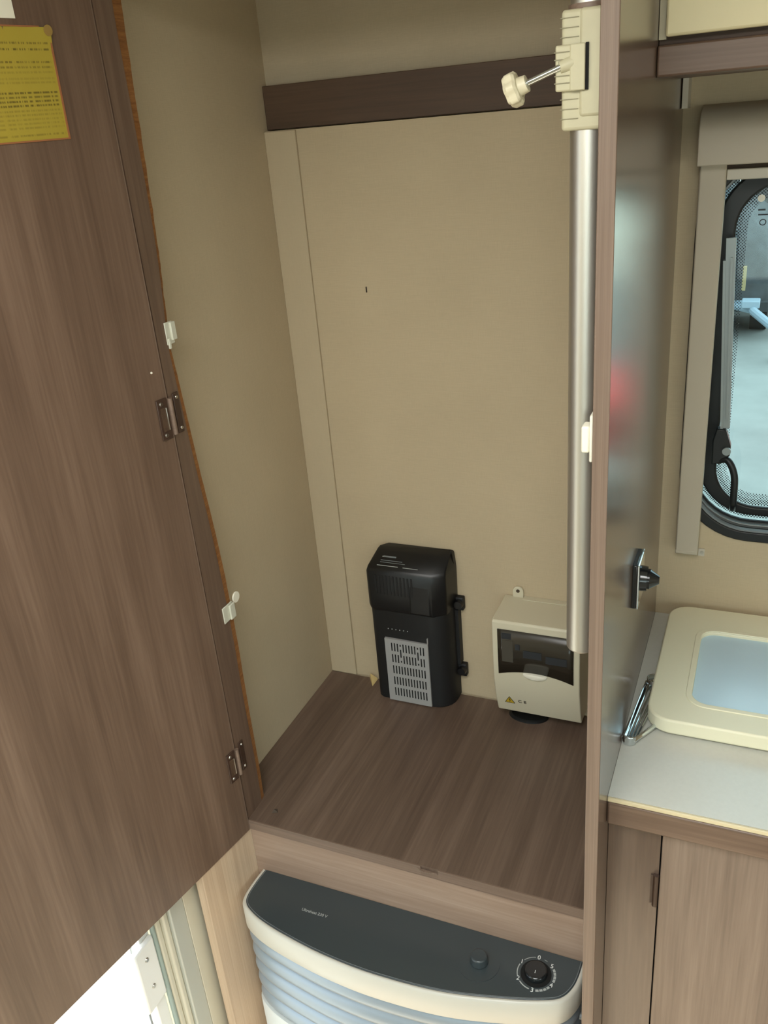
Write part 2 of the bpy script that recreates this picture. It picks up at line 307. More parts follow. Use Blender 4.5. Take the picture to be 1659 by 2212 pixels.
# entrance door frame
d1 = thing('door_1', 'pale entrance door frame beside the wardrobe', None, (0, -.56, FZ)); d1['kind'] = 'structure'
MB().box(0, .003, -.543, -.45, FZ, DZ1+.04).build('cover_strip', 'dframe', d1, bevel=.001)
MB().box(-.038, .003, -.575, -.543, FZ, DZ1+.04).box(-.038, .003, DY1-.04, DY1-.008, FZ, DZ1+.04).box(-.038, .003, DY1-.008, -.575, DZ1+.008, DZ1+.04).build('door_frame', 'dframe2', d1, bevel=.002)
f = MB()
for k, y in enumerate((-.575, -.586)): f.box(-.05-.004*k, -.002-.006*k, y-.011, y, FZ, DZ1+.008)
f.box(-.055, -.004, DY1-.008, DY1+.014, FZ, DZ1+.008); f.box(-.055, -.004, DY1+.014, -.597, DZ1-.014, DZ1+.008)
f.build('frame_lining', 'dframe', d1, bevel=.003)
MB().cyl((-.012, -.601, FZ), (-.012, -.601, DZ1-.014), .004, n=12).build('rubber_seal', 'seal', d1)
MB().box(-.05, -.016, -.628, -.605, FZ, DZ1-.014).build('outer_frame', 'dwhite', d1, bevel=.002)
MB().cyl((-.03, -.632, FZ), (-.03, -.632, DZ1-.02), .0018, n=8).build('screen_guide', 'sgrey', d1)
sp_ = MB().box(-.018, -.008, -.650, -.606, -.185, -.062).build('striker_plate', 'dwhite', d1, bevel=.004, segs=3)
for z in (-.0893, -.1443): MB().cyl((-.008, -.6287, z), (-.0062, -.6287, z), .004, .003, n=12).build('screw', 'steel', sp_)
MB().box(-.06, .03, DY1, -.6, FZ-.03, FZ+.006).build('threshold', 'alu_w', d1, bevel=.003)

# ------------------------------------------------------------------ wardrobe
wr = thing('wardrobe', 'open brown laminate wardrobe with shelf, tall partition and swung-out door', 'wardrobe', (.3, -.21, FZ))
sh = MB().box(.0005, PX0, -.4135, -.0055, -.018, 0).build('shelf', 'wood_y', wr)
eb = MB(); eb.box(.05, .345, -.4155, -.4135, -.018, 0); eb.box(.372, PX0, -.4155, -.4135, -.018, 0); eb.box(.345, .372, -.4152, -.4135, -.018, -.0085)
lab(eb.build('edge_band', 'edge_x', sh), 'shelf edge band with a small chip')
MB().prism([(.352, -.4205), (.372, -.4165), (.349, -.4150), (.338, -.4152)], 'z', -.0065, -.0045).build('split_edge', 'edge', sh)
pt = MB().box(PX0, PX1, -.5015, -.0005, FZ, CZ).build('partition', 'wood_gloss', wr)
MB().box(PX0, PX1, -.5032, -.5015, FZ, CZ).build('edge_band', 'edge', pt, bevel=.0008)
lab(MB().box(.0005, PX0, .006, .0195, .9945, 1.0555).build('rear_batten', 'wood_dark', wr, bevel=.001), 'dark brown batten across the rear wall')
MB().box(.05, PX0, -.412, -.397, FZ, -.018).build('apron_panel', 'apron', wr)
MB().box(.05, PX0, -.412, -.397, 1.165, CZ-.001).build('added_header', 'wood_x', wr)  # unseen crosspiece, added to shade the top of the rear wall
MB().prism([(.05, -.4122), (.031, -.522), (.016, -.522), (.034, -.4122)], 'z', FZ, -.0195).build('side_cheek', 'cheek', wr)
# hinge post with an unevenly sawn back edge
zs = [(-.018, -.3605, .011), (.0755, -.358, .011), (.203, -.358, .012), (.3, -.3565, .012), (.4085, -.3584, .012), (.5, -.364, .011), (.58, -.3715, .010), (.669, -.3786, .009), (.72, -.3825, .008), (.763, -.3855, .007), (.82, -.3800, .006), (.88, -.374, .007), (.948, -.3700, .009), (1.03, -.366, .013), (1.14, -.360, .019), (1.3, -.351, .02)]
P = catmull(zs, 8); rows = []; p = MB(); n = len(P)
for i, (z, yb, wd) in enumerate(P):
    j = random.uniform(-.0007, .0007) if z > .75 else random.uniform(-.00025, .00025)
    rows.append([(.0005, -.412, z), (.05, -.412, z), (.05, yb-wd, z), (.0488, yb-wd+.0012, z), (.0478, yb+j, z), (.0005, yb+j, z)])
vs = [v for r in rows for v in r]; fs = []; mi = []
for i in range(n-1):
    for k in range(6):
        fs.append((i*6+k, i*6+(k+1) % 6, (i+1)*6+(k+1) % 6, (i+1)*6+k)); mi.append(1 if k in (2, 3, 4) else 0)
fs += [tuple(range(5, -1, -1)), tuple(range((n-1)*6, n*6))]; mi += [0, 0]
p.v = vs; p.f = fs; p.m = mi
lab(p.build('hinge_post', ['wood_z', 'raw'], wr), 'brown hinge post with rough sawn orange edge')
# the door, hinged on the post and swung a little past a right angle
HA = math.radians(-100.4)
dr = MB().box(.0015, .553, -.016, 0, -.018, 1.285).build('door', 'wood_z', wr, local=True)
dr.location = Vector((.052, -.4165, 0))-ORG[wr.name]; dr.rotation_euler = (0, 0, HA); ORG[dr.name] = Vector()
lab(MB().box(0, .0015, -.016, 0, -.018, 1.285).box(.553, .5545, -.016, 0, -.018, 1.285).build('edge_band', 'edge', dr), 'pale band along the door edges')
rows_ = [(.14, .8), (.195, 1), (.305, .8), (.350, .6), (.575, .95), (.613, .8), (.651, .9), (.689, .9), (.395, .3), (.45, .25), (.485, .3), (.735, .35), (.772, .35), (.812, .3), (.85, .3), (.888, .35), (.955, .45)]
st = MB(); g = 14; vs = []
for j in range(g+1):
    for i in range(g+1):
        u = .0612+.15*i/g; z = 1.0066+.1024*j/g; lift = .0004
        if i <= 2 and j >= g-2: lift += .0022*(3-i)/3*(j-g+3)/3
        lift += .0005*math.sin(i*2.1)*(j/g)**3
        vs.append((u+(.002*(1-j/g)), lift, z))
st.add(vs, [(j*(g+1)+i, j*(g+1)+i+1, (j+1)*(g+1)+i+1, (j+1)*(g+1)+i) for j in range(g) for i in range(g)])
M['sheet'] = print_sheet('yellow_notice_print', (166, 148, 54), (76, 64, 26), 1.0066, 1.109, rows_, .8, 520)
lab(st.build('notice_sticker', 'sheet', dr, local=True), 'yellow notice sticker with rows of small print and orange border')
bd = MB(); a0, a1, b0, b1 = .0612, .2132, 1.0066, 1.109
bd.prism([(a0+.0002, b1), (a0+.0022, b1), (a0+.0042, b0), (a0+.0022, b0)], 'y', .0002, .0012); bd.box(a0+.002, a1, .0002, .0010, b0-.0016, b0); bd.box(a0+.012, a1, .0002, .0010, b1-.0002, b1+.0012)
bd.build('sticker_border', pbr('orange_border', (152, 98, 60), .6), dr, local=True)
MB().cyl((.0645, .0026, 1.1060), (.0645, .0031, 1.1060), .0052, n=20).build('round_tape', pbr('amber_tape', (150, 122, 66), .5), dr, local=True)
MB().box(.0985, .2, .0002, .0009, 1.1158, 1.2).build('paper_label', 'white', dr, local=True)
MB().cyl((.0172, 0, .7373), (.0172, .002, .7373), .0016, .0006, n=8).build('paint_speck', 'white', dr, local=True)
# hinges: two leaves, knuckle and four screws each
for zc in (.6755, .1180):
    h = MB().cyl((.0535, -.4145, zc-.024), (.0535, -.4145, zc+.024), .0032, n=12).build('hinge', 'edge_x', wr)
    lf = MB(); du = Vector((math.cos(HA), math.sin(HA), 0)); dn = Vector((-math.sin(HA), math.cos(HA), 0)); o0 = Vector((.052, -.4165, 0))
    def D(u, nn, z): return o0+du*u+dn*nn+Vector((0, 0, z))
    def dbox(mb, u0, u1, n0, n1, z0, z1):
        vs = [D(u, k, z) for z in (z0, z1) for k in (n0, n1) for u in (u0, u1)]
        mb.add(vs, [(0, 2, 3, 1), (4, 5, 7, 6), (0, 1, 5, 4), (2, 6, 7, 3), (0, 4, 6, 2), (1, 3, 7, 5)])
    dbox(lf, .003, .0205, 0, .0022, zc-.0265, zc+.0265); lf.build('hinge_leaf', 'hinge', h, bevel=.0008)
    r = MB(); dbox(r, .0075, .0165, .0022, .0028, zc-.015, zc+.015); r.build('leaf_recess', 'wood_dark', h)
    b_ = MB(); dbox(b_, .0068, .0085, .0022, .0042, zc-.0145, zc+.0145); b_.build('spring_bar', 'steel', h, bevel=.0005)
    MB().box(.05, .0522, -.4045, -.3935, zc-.0265, zc+.0265).build('hinge_leaf', 'hinge', h, bevel=.0008)
    for dz in (-.0205, .0205):
        MB().cyl(D(.0135, .0022, zc+dz), D(.0135, .0036, zc+dz), .0028, .0022, n=10).build('screw', 'steel', h)
        MB().cyl((.0522, -.3985, zc+dz), (.0534, -.3985, zc+dz), .0025, .002, n=10).build('screw', 'steel', h)
cp = MB().box(.5945, PX0, -.5, -.484, .687, .7335).build('catch_plate', 'white', wr, bevel=.0015)
MB().box(.5868, .5945, -.5, -.484, .6962, .7226).build('catch_body', 'white', cp, bevel=.002, segs=3)
# loose bits on the post and shelf
c1 = MB().box(.0502, .0518, -.395, -.3795, .7615, .7895).box(.047, .0545, -.3860, -.3768, .7660, .7885).box(.0518, .0545, -.395, -.391, .757, .77).build('plastic_clip', 'clear', bevel=.0008)
tag(c1, 'milky plastic clip gripping the sawn post edge above the upper hinge', 'clip', 'milky clips on the wardrobe post')
c2 = thing('plastic_clip', 'milky plastic clip with a round white tab, halfway between the two hinges', 'clip', (.05, -.365, .345), 'milky clips on the wardrobe post')
MB().box(.0502, .0522, -.384, -.3585, .346, .372).box(.0522, .0555, -.370, -.3575, .346, .370).build('clip_body', 'clear', c2, bevel=.001)
MB().cyl((.0485, -.3445, .370), (.0510, -.3445, .370), .0085, n=20).build('round_tab', 'white', c2, bevel=.0005)
tag(MB().add([(.0835, -.0065, .0002), (.1010, -.0065, .0002), (.1000, -.031, .0002), (.0860, -.0070, .011), (.0990, -.0070, .004)], [(0, 2, 1), (0, 3, 2), (3, 4, 2), (4, 1, 2), (0, 1, 4, 3)]).build('wood_splinter', 'chipwood'), 'pale wedge of broken wood on the shelf beside the black charger', 'splinter')
tag(MB().add([(.080, -.3905, .0003), (.0895, -.386, .0003), (.0845, -.379, .0003), (.083, -.3865, .006)], [(0, 1, 2), (0, 3, 1), (1, 3, 2), (2, 3, 0)]).build('broken_fragment', 'dark'), 'tiny dark fragment lying on the shelf beside the hinge post', 'fragment')

# ------------------------------------------------------------------ stowed table leg
tl = thing('table_leg', 'silver folding table leg tube clamped upright against the wardrobe partition', 'table leg', (.580, -.45, .447))
AX, AY = .5805, -.45
tb = MB().cyl((AX, AY, .449), (AX, AY, .976), .0162, n=40).cyl((AX, AY, .447), (AX, AY, .449), .0150, .0162, n=40).build('tube', 'alu', tl)
MB().cyl((AX, AY, 1.0695), (AX, AY, 1.15), .0162, n=40).build('upper_tube', 'alu', tl)
MB().cyl((AX, AY, 1.0655), (AX, AY, 1.0697), .0178, n=40).build('tube_collar', 'edge_x', tl)
br = MB().box(.5605, PX0, -.469, -.431, .9755, 1.066).build('bracket', 'bracket', tl, bevel=.003, segs=3)
for z in (.985, .9925, 1.000, 1.046, 1.053, 1.060): MB().box(.5598, .575, -.4698, -.45, z-.0003, z+.0003).build('rib_groove', 'groove', br)
MB().box(.576, .5965, -.4715, -.45, .986, 1.066).build('bracket_face', 'bracket', br, bevel=.0025)
cl = MB().box(.5565, .5815, -.4735, -.437, 1.0062, 1.0407).build('clamp_block', 'bracket', tl, bevel=.0015)
for z in (1.0125, 1.018, 1.030, 1.0355): MB().box(.5560, .5685, -.4742, -.445, z-.0004, z+.0004).build('rib_groove', 'groove', cl)
MB().box(.5690, .5815, -.4755, -.46, 1.0062, 1.0407).build('clamp_face', 'bracket', cl, bevel=.001)
MB().box(.5815, .5838, -.4736, -.45, 1.0062, 1.0410).build('clamp_gap', 'void', tl)
r0 = Vector((.5660, -.4740, 1.0262)); r1 = Vector((.5330, -.4740, 1.0152)); dd = (r1-r0).normalized()
MB().cyl(r0+Vector((.004, .004, .001)), r0+dd*.006, .0062, .0045, n=20).build('screw_boss', 'bracket', tl)
MB().cyl(r0, r1+dd*.004, .0026, n=16).build('clamp_screw', 'chrome', tl)
kn = MB().cyl(r1, r1+dd*.008, .0068, .0078, n=20); a = dd.orthogonal().normalized(); b = dd.cross(a); rings = []
for s, k in ((.007, .84), (.009, 1), (.015, 1), (.018, .86)):
    rings.append([r1+dd*s+(a*math.cos(t)+b*math.sin(t))*(.0135*k*(1+.07*math.cos(7*t))) for t in [2*math.pi*i/70 for i in range(70)]])
kn.loft(rings).build('clamp_knob', 'offw', tl, angle=30)

# ------------------------------------------------------------------ black charger
ch = thing('battery_charger', 'black upright battery charger with grey slotted grille on the wardrobe wall', 'charger', (.2, -.03, 0))
plan = [(.122, -.0005), (.122, -.043), (.1265, -.051), (.134, -.056)]+[(.236, -.058)]+[(.236+.036*math.sin(math.radians(t)), -.022-.036*math.cos(math.radians(t))) for t in (15, 30, 45, 60, 75, 90)]+[(.272, -.0005)]
MB().prism(plan, 'z', .0005, .228).build('housing', 'blk2', ch, bevel=.0015)
cap = MB(); rg = []
def capring(z, yf, xl, xr, yc=.006): return [(xl+.012, -.0005, z), (xl+.002, -.012, z), (xl, yf+yc, z), (xl+yc, yf, z), (xr-.026, yf, z), (xr-.005, yf+.016, z), (xr, -.012, z), (xr, -.0005, z)]
cap.loft([capring(.196, -.0600, .1255, .2735), capring(.206, -.0625, .1245, .2740), capring(.273, -.0625, .1245, .2745), capring(.281, -.0585, .1265, .2738), capring(.300, -.026, .1335, .272), capring(.3035, -.020, .136, .270)])
cp_ = cap.build('top_cover', 'blk', ch, bevel=.0018)
for i in range(11): MB().box(.1425+i*.0068, .1455+i*.0068, -.0634, -.060, .232, .270).build('vent_rib', 'blk2', cp_)
MB().prism([(-.0645, .1985), (-.0625, .258), (-.05, .258), (-.05, .1985)], 'x', .205, .246).build('cover_bulge', 'blk', cp_, bevel=.004)
# printed lines on the sloping top
sl = Vector((0, .0325, .019)).normalized()
for (x0, x1, t, wd, k) in ((.152, .176, .024, .003, 'sgrey'), (.149, .190, .017, .0012, 'sgrey'), (.149, .196, .013, .001, 'sgrey'), (.145, .185, .006, .0012, 'ink_g'), (.194, .222, .006, .0011, 'ink_g'), (.150, .154, .024, .002, 'ink_g')):
    a = Vector((0, -.0585, .281))+sl*t; b = a+sl*wd; nrm = Vector((0, -.019, .0325)).normalized()*.0004
    MB().add([(x0, a.y+nrm.y, a.z+nrm.z), (x1, a.y+nrm.y, a.z+nrm.z), (x1, b.y+nrm.y, b.z+nrm.z), (x0, b.y+nrm.y, b.z+nrm.z)], [(0, 1, 2, 3)]).build('printed_line', k, cp_)
for i in range(6): MB().cyl((.158+i*.0075, -.0584, .158), (.158+i*.0075, -.0578, .158), .0010, n=8).build('indicator_light', 'ink_g', ch)
gx0, gx1, gz0, gz1, gy = .150, .234, .003, .1385, -.0615
gr = MB().box(gx0, gx1, gy, -.0565, gz0, gz1).build('grille', 'grille', ch)
MB().box(gx1-.001, gx1+.0005, gy, -.0565, gz1, gz1+.012).build('grille_tab', 'grille', gr)
slot = MB().box(-.0011, .0011, -.0004, .0012, -.0085, .0085).build('grille_slot', 'void', gr, local=True); first = True
for r in range(5):
    for i in range(12):
        if r < 2 and i in (3, 9): continue
        s_ = slot if first else slot.copy()
        if not first: COL.objects.link(s_); s_.parent = gr
        first = False
        s_.location = Vector((gx0+.0135+i*.0056, gy, gz1-.0165-r*.0245))-ORG[ch.name]
for i in (3, 9):
    for z, hh in ((gz1-.0115, .0018), (gz1-.0285, .0085), (gz1-.046, .0018)):
        s_ = slot.copy(); COL.objects.link(s_); s_.parent = gr; s_.location = Vector((gx0+.0135+i*.0056, gy, z))-ORG[ch.name]; s_.scale = (1, 1, hh/.0085)
for z in (.2025, .061):
    lg = MB().box(.27, .2875, -.012, -.0005, z-.014, z+.012).build('mounting_lug', 'blk2', ch, bevel=.002)
    MB().cyl((.2795, -.012, z), (.2795, -.020, z), .0085, .0075, n=16).build('lug_screw', 'blk', lg)
MB().box(.268, .2785, -.016, -.0005, .075, .19).build('side_flange', 'blk2', ch)

# ------------------------------------------------------------------ fuse box
fb = thing('fuse_box', 'white fuse box with smoked window mounted on the wardrobe rear wall', 'fuse box', (.435, -.04, .02))
prof = [(-.0005, .228), (-.0825, .2265), (-.0855, .224), (-.0855, .15), (-.083, .105), (-.0735, .062), (-.062, .029), (-.0005, .024)]
MB().prism(prof, 'x', .3615, .5085).build('housing', 'box', fb, bevel=.002, segs=3)
def fy(z):
    for (y0, z0), (y1, z1) in zip(prof[2:], prof[3:]):
        if z1 <= z <= z0: return y0+(y1-y0)*(z0-z)/(z0-z1)
    return -.0855
wx0, wx1, wzt = .3715, .4985, .2115; arch = [(wx0+(wx1-wx0)*i/16, .122+.0115*(1-((i-8)/8)**2)) for i in range(17)]
wm = MB(); vs = []
for x, z in arch:
    for t in (0, .5, 1):
        zz = z+(wzt-z)*t; vs += [(x, fy(zz)-.0022, zz)]
wm.add(vs, [(i*3+k, (i+1)*3+k, (i+1)*3+k+1, i*3+k+1) for i in range(16) for k in range(2)])
so = wm.build('smoked_window', 'smoke', fb); md = so.modifiers.new('solid', 'SOLIDIFY'); md.thickness = .002
for (x0, x1, z0, z1, k) in ((.379, .395, .195, .206, 'breaker'), (.379, .398, .150, .192, 'breaker2'), (.4015, .4095, .176, .187, 'breaker'), (.415, .446, .163, .177, 'breaker'), (.453, .488, .158, .172, 'breaker')):
    MB().box(x0, x1, -.0886, -.0872, z0, z1).build('breaker', k, fb)
lt = MB(); rings = []
for s, k in ((0, 1), (.003, .95), (.0055, .7), (.0062, .3)):
    rings.append([(.434+.021*k*math.cos(t), fy(.125)-s, .1285+(.009*k*math.sin(t) if math.sin(t) < 0 else .004*k*math.sin(t))) for t in [2*math.pi*i/32 for i in range(32)]])
lt.loft(rings).build('latch_tab', 'white', fb)
e = MB().prism([(.376, .226)]+[(.3855+.0095*math.cos(math.radians(t)), .2385+.0095*math.sin(math.radians(t))) for t in range(180, -1, -20)]+[(.395, .226)], 'y', -.005, -.0005).build('mounting_ear', 'box', fb, bevel=.001)
MB().cyl((.3855, -.005, .240), (.3855, -.0058, .240), .0032, n=12).build('screw', 'dark', e)
MB().box(.3955, .5, -.0125, -.0005, .228, .2292).build('rear_lip', 'box', fb)
def onface(x, z, o=.0009): return (x, fy(z)-o, z)
tri = MB().add([onface(.3775, .0535), onface(.3945, .0535), onface(.386, .069)], [(0, 1, 2)]).build('warning_triangle', 'yellow', fb)
bdr = MB(); A, B, C3 = (.3775, .0535), (.3945, .0535), (.386, .069)
for (p, q_) in ((A, B), (B, C3), (C3, A)): bdr.tube([onface(*p), onface(*q_)], .0005, 5)
bdr.tube([onface(.3866, .0650, .0012), onface(.3850, .0608, .0012)], .0006, 4); bdr.tube([onface(.3850, .0608, .0012), onface(.3872, .0612, .0012)], .0004, 4); bdr.tube([onface(.3872, .0612, .0012), onface(.3858, .0562, .0012)], .0006, 4)
bdr.build('triangle_outline', 'ink_k', tri)
tilt = math.atan2(.0115, .033)
for ch_, x in (('C', .4005), ('E', .4105)):
    text_mesh('printed_letter', ch_, .0105, 'ink_k', fb, onface(x, .0605, .0006), (math.radians(90)+tilt, 0, 0))
tag(MB().loft([[(.408+.036*k*math.cos(t), -.03+.024*k*math.sin(t), z) for t in [2*math.pi*i/36 for i in range(36)]] for z, k in ((.0003, 1), (.003, .98), (.0045, .85), (.001, .8))]).build('cable_grommet', 'rubber'), 'black oval cable grommet on the shelf under the white fuse box', 'grommet')

# ------------------------------------------------------------------ gas heater
ht = thing('gas_heater', 'caravan heater with black control top, cream rim and silver louvres below the shelf', 'heater', (.32, -.46, FZ))
CUR = catmull([(.0595, -.4125), (.0575, -.44), (.0585, -.468), (.0655, -.484), (.081, -.495), (.11, -.5065), (.16, -.518), (.23, -.5285), (.31, -.5325), (.41, -.526), (.5, -.506), (.552, -.489), (.5715, -.476), (.582, -.456), (.586, -.435), (.587, -.4125)], 6)
CX, CY = .322, -.4125
def off(o, o2=None):
    out = []
    for i, p in enumerate(CUR):
        a, b = CUR[max(i-1, 0)], CUR[min(i+1, len(CUR)-1)]; tx, ty = b[0]-a[0], b[1]-a[1]; l = math.hypot(tx, ty); nx, ny = ty/l, -tx/l   # outward normal points to -y at the front
        if (p[0]-CX)*nx+(p[1]-CY)*ny < 0: nx, ny = -nx, -ny
        x, y = p[0]+nx*o, p[1]+ny*o; out.append((x, min(y, -.4125)))
    return out
def sweep(sec, closed=True):
    """sec = list of (offset, z): a section carried along the heater's plan curve"""
    mb = MB(); lines = [[(x, y, z) for x, y in off(o)] for o, z in sec]; n = len(lines[0]); k = len(sec)
    mb.v = [p for l in lines for p in l]
    for a in range(k if closed else k-1):
        b = (a+1) % k
        for i in range(n-1): mb.f.append((a*n+i, a*n+i+1, b*n+i+1, b*n+i)); mb.m.append(0)
    if closed: mb.f += [tuple(a*n for a in range(k)), tuple(a*n+n-1 for a in range(k-1, -1, -1))]; mb.m += [0, 0]
    return mb
ZT = -.105
tp = MB().loft([[(x, y, z) for x, y in off(o)] for o, z in ((-.005, ZT-.008), (-.005, ZT-.0006), (-.0062, ZT))]).build('control_top', 'heater_top', ht, angle=25)
sweep([(-.0050, ZT-.012), (-.0050, ZT-.0012), (-.0038, ZT-.0004), (-.0012, ZT-.0008), (.0012, ZT-.004), (.0012, ZT-.043), (0, ZT-.046), (-.005, ZT-.046)]).build('rim', 'heater_rim', ht, angle=50)
sweep([(-.0075, ZT-.0002), (-.0075, ZT+.0003), (-.0068, ZT+.0003), (-.0068, ZT-.0002)]).build('trim_line', 'sgrey', ht)
zz = ZT-.0475; pitch = .0335
inner = MB().loft([[(x, y, z) for x, y in off(-.016)] for z in (FZ+.03, ZT-.01)]).build('inner_casing', 'slat', ht)
for i in range(6):
    z0 = zz-i*pitch
    if i < 5: sweep([(-.0150, z0), (-.0075, z0-.004), (-.0030, z0-.011), (-.0012, z0-.019), (-.0020, z0-.0255), (-.0055, z0-.0285), (-.0150, z0-.0300)]).build('louvre', 'slat', ht, angle=60)
sweep([(-.012, zz-5*pitch), (0, zz-5*pitch), (.0012, zz-5*pitch-.003), (.0012, FZ+.032), (-.012, FZ+.032)]).build('lower_cover', 'heater_body', ht, angle=50)
sweep([(-.014, FZ), (-.014, FZ+.034), (-.05, FZ+.034), (-.05, FZ)]).build('plinth', 'blk2', ht)
# dial
dc = Vector((.5248, -.4526, ZT)); dl = MB().cyl(dc, dc+Vector((0, 0, .0008)), .0215, n=40).build('dial_recess', 'void', ht)
MB().cyl(dc+Vector((0, 0, .0008)), dc+Vector((0, 0, .009)), .0165, .015, n=40).build('dial_knob', 'blkg', ht, bevel=.0015)
text_mesh('dial_pointer', '1', .007, 'ink_w', ht, dc+Vector((.0, -.004, .0095)), (0, 0, 0), align='CENTER')
def arc(a0, a1, r0, r1, name, mat):
    mb = MB(); k = max(2, int(abs(a1-a0)/6)); vs = []
    for i in range(k+1):
        t = math.radians(a0+(a1-a0)*i/k)
        for r in (r0, r1): vs.append((dc.x+r*math.cos(t), dc.y+r*math.sin(t), ZT+.0005))
    mb.add(vs, [(2*i, 2*i+1, 2*i+3, 2*i+2) for i in range(k)]).build(name, mat, ht)
for ang, tx in ((94, '0'), (45, '5'), (-24, '4'), (-88, '3'), (-146, '2'), (152, '1')):
    r = .0262; text_mesh('dial_number', tx, .0095, 'ink_w', ht, (dc.x+r*math.cos(math.radians(ang)), dc.y+r*math.sin(math.radians(ang)), ZT+.0005), (0, 0, math.radians(3)), align='CENTER')
arc(104, 142, .0255, .0265, 'dial_arc', 'ink_g'); arc(162, 205, .0253, .0267, 'dial_arc', 'ink_g'); arc(224, 262, .0252, .0268, 'dial_arc', 'ink_g'); arc(66, 76, .0256, .0264, 'dial_arc', 'ink_g')
for a0 in (-78, -66, -54, -42): arc(a0, a0+9.5, .0243, .0277, 'dial_bar', 'ink_g')
for a0 in (-12, 0, 12, 24): arc(a0, a0+10, .0243, .0277, 'dial_bar', 'ink_g')
bc = Vector((.4445, -.4625, ZT)); MB().cyl(bc, bc+Vector((0, 0, .0006)), .030, n=48).build('button_base', 'heater_top', ht)
MB().cyl(bc+Vector((0, .002, .0006)), bc+Vector((0, .002, .014)), .0135, .0115, n=36).build('igniter_button', 'heater_top', ht, bevel=.002, segs=3)
text_mesh('printed_name', 'Ultraheat 230 V', .0068, 'ink_g', ht, (.159, -.463, ZT+.0004), (0, 0, 0))
MB().cyl((.5845, -.44, ZT-.075), (.5905, -.44, ZT-.075), .0055, n=16).build('side_knob', 'sgrey', ht)

# ------------------------------------------------------------------ kitchen side
kc = thing('kitchen_cabinet', 'brown laminate kitchen base cabinet under the pale worktop', 'cabinet', (1.2, -.22, FZ))
XK = 1.75
MB().box(.6135, XK, -.41, -.002, FZ+.002, -.62).box(.6135, XK, -.06, -.002, -.62, .18).box(XK-.015, XK, -.41, -.06, -.62, .18).build('carcass', 'wood_z', kc)
MB().box(.6135, .6765, -.428, -.41, FZ+.002, .1885).build('filler_panel', 'wood_gloss', kc)
for k, (x0, x1) in enumerate(((.6785, 1.205), (1.208, XK))):
    kd = MB().box(x0, x1, -.432, -.415, FZ+.05, .1835).build('cabinet_door', 'door_k', kc, bevel=.001)
    if k == 0: MB().cyl((.6740, -.4305, .060), (.6740, -.4305, .112), .0035, n=12).box(.6675, .6735, -.4298, -.428, .062, .110).build('hinge', 'hinge', kd)
MB().box(.676, XK, -.416, -.41, FZ+.05, .19).build('shadow_gap', 'void', kc)
wk = thing('worktop', 'pale kitchen worktop with wood-effect front rail and cream edge line', 'worktop', (1.2, -.22, .19))
sx0, sx1, sy0, sy1 = .668, 1.10, -.285, -.05
top = MB(); top.box(.6132, sx0, -.440, -.0005, .215, .232); top.box(sx1, XK, -.440, -.0005, .215, .232); top.box(sx0, sx1, -.440, sy0, .215, .232); top.box(sx0, sx1, sy1, -.0005, .215, .232)
top.build('slab', 'wt', wk)
MB().box(.6132, XK, -.4435, -.440, .2255, .2315).build('edge_line', 'wt_edge', wk, bevel=.001)
MB().box(.6132, XK, -.4445, -.432, .1905, .2252).build('front_rail', 'wood_x', wk, bevel=.003)
sk = thing('sink', 'covered sink with cream lid and frosted blue glass panel on the worktop', 'sink', (.885, -.17, .08))
bw = MB(); o_ = rrect(sx0-.01, sx1+.01, sy0-.01, sy1+.01, .03, 6); i_ = rrect(sx0+.006, sx1-.006, sy0+.006, sy1-.006, .03, 6); lo = rrect(sx0+.03, sx1-.03, sy0+.03, sy1-.03, .03, 6)
bw.loft([[(x, y, .2325) for x, y in o_], [(x, y, .236) for x, y in o_], [(x, y, .236) for x, y in i_], [(x, y, .11) for x, y in lo]], caps=False); bw.add([(x, y, .11) for x, y in lo], [tuple(range(len(lo)))])
bw.build('bowl', 'sinkw', sk, angle=50); MB().cyl((.885, -.167, .1102), (.885, -.167, .112), .02, n=24).build('drain', 'chrome', sk)
oo = rrect(.6375, 1.135, -.308, -.012, .032, 8); gg = rrect(.690, 1.085, -.262, -.078, .022, 8)
def xyring(mb, la, lb, za, zb):
    n = len(la); R = [[(p[0], p[1], z) for p in l] for l, z in ((la, za), (lb, za), (lb, zb), (la, zb))]
    mb.add([p for r in R for p in r], [(k*n+i, k*n+(i+1) % n, ((k+1) % 4)*n+(i+1) % n, ((k+1) % 4)*n+i) for k in range(4) for i in range(n)])
    return mb
ld = lab(xyring(MB(), oo, gg, .2362, .258).build('lid', 'lid', sk, bevel=.003, segs=3), 'cream lid frame with rounded corners')
xyring(MB(), rrect(.682, 1.093, -.270, -.070, .028, 8), gg, .257, .2592).build('inner_lip', 'lid', ld, bevel=.001)
MB().prism(gg, 'z', .247, .252).build('glass_panel', 'lidglass', ld)
# chrome folding drainer
rk = thing('chrome_rack', 'small chrome slatted rack lying on the worktop against the partition', 'rack', (.632, -.27, .2325))
cor = [(.616, -.334), (.620, -.339), (.628, -.3385), (.650, -.300), (.654, -.225), (.652, -.205), (.636, -.200), (.628, -.205)]
fr = MB(); fr.tube([(x, y, .2385) for x, y in cor]+[(cor[0][0], cor[0][1], .2385)], .0032, 8); fr.build('rack_frame', 'chrome', rk)
for i in range(5):
    t = i/4; a = Vector((.6165+.0145*t, -.334+.004*t, .2400)); b = Vector((.6265+.0245*t, -.208, .2425)); MB().tube([a, a.lerp(b, .5)+Vector((0, 0, .002)), b], .0013, 8).build('slat', 'chrome', rk)
MB().cyl((.638, -.208, .2335), (.638, -.208, .249), .011, n=24, caps=False).build('ring', 'chrome', rk).modifiers.new('solid', 'SOLIDIFY').thickness = .0015
MB().prism([(.6140, -.336), (.6165, -.3425), (.6245, -.3435), (.6315, -.3385), (.6300, -.3365), (.6240, -.3405), (.6180, -.3395), (.6165, -.335)], 'z', .2325, .2455).build('end_cap', 'chrome', rk, bevel=.001)
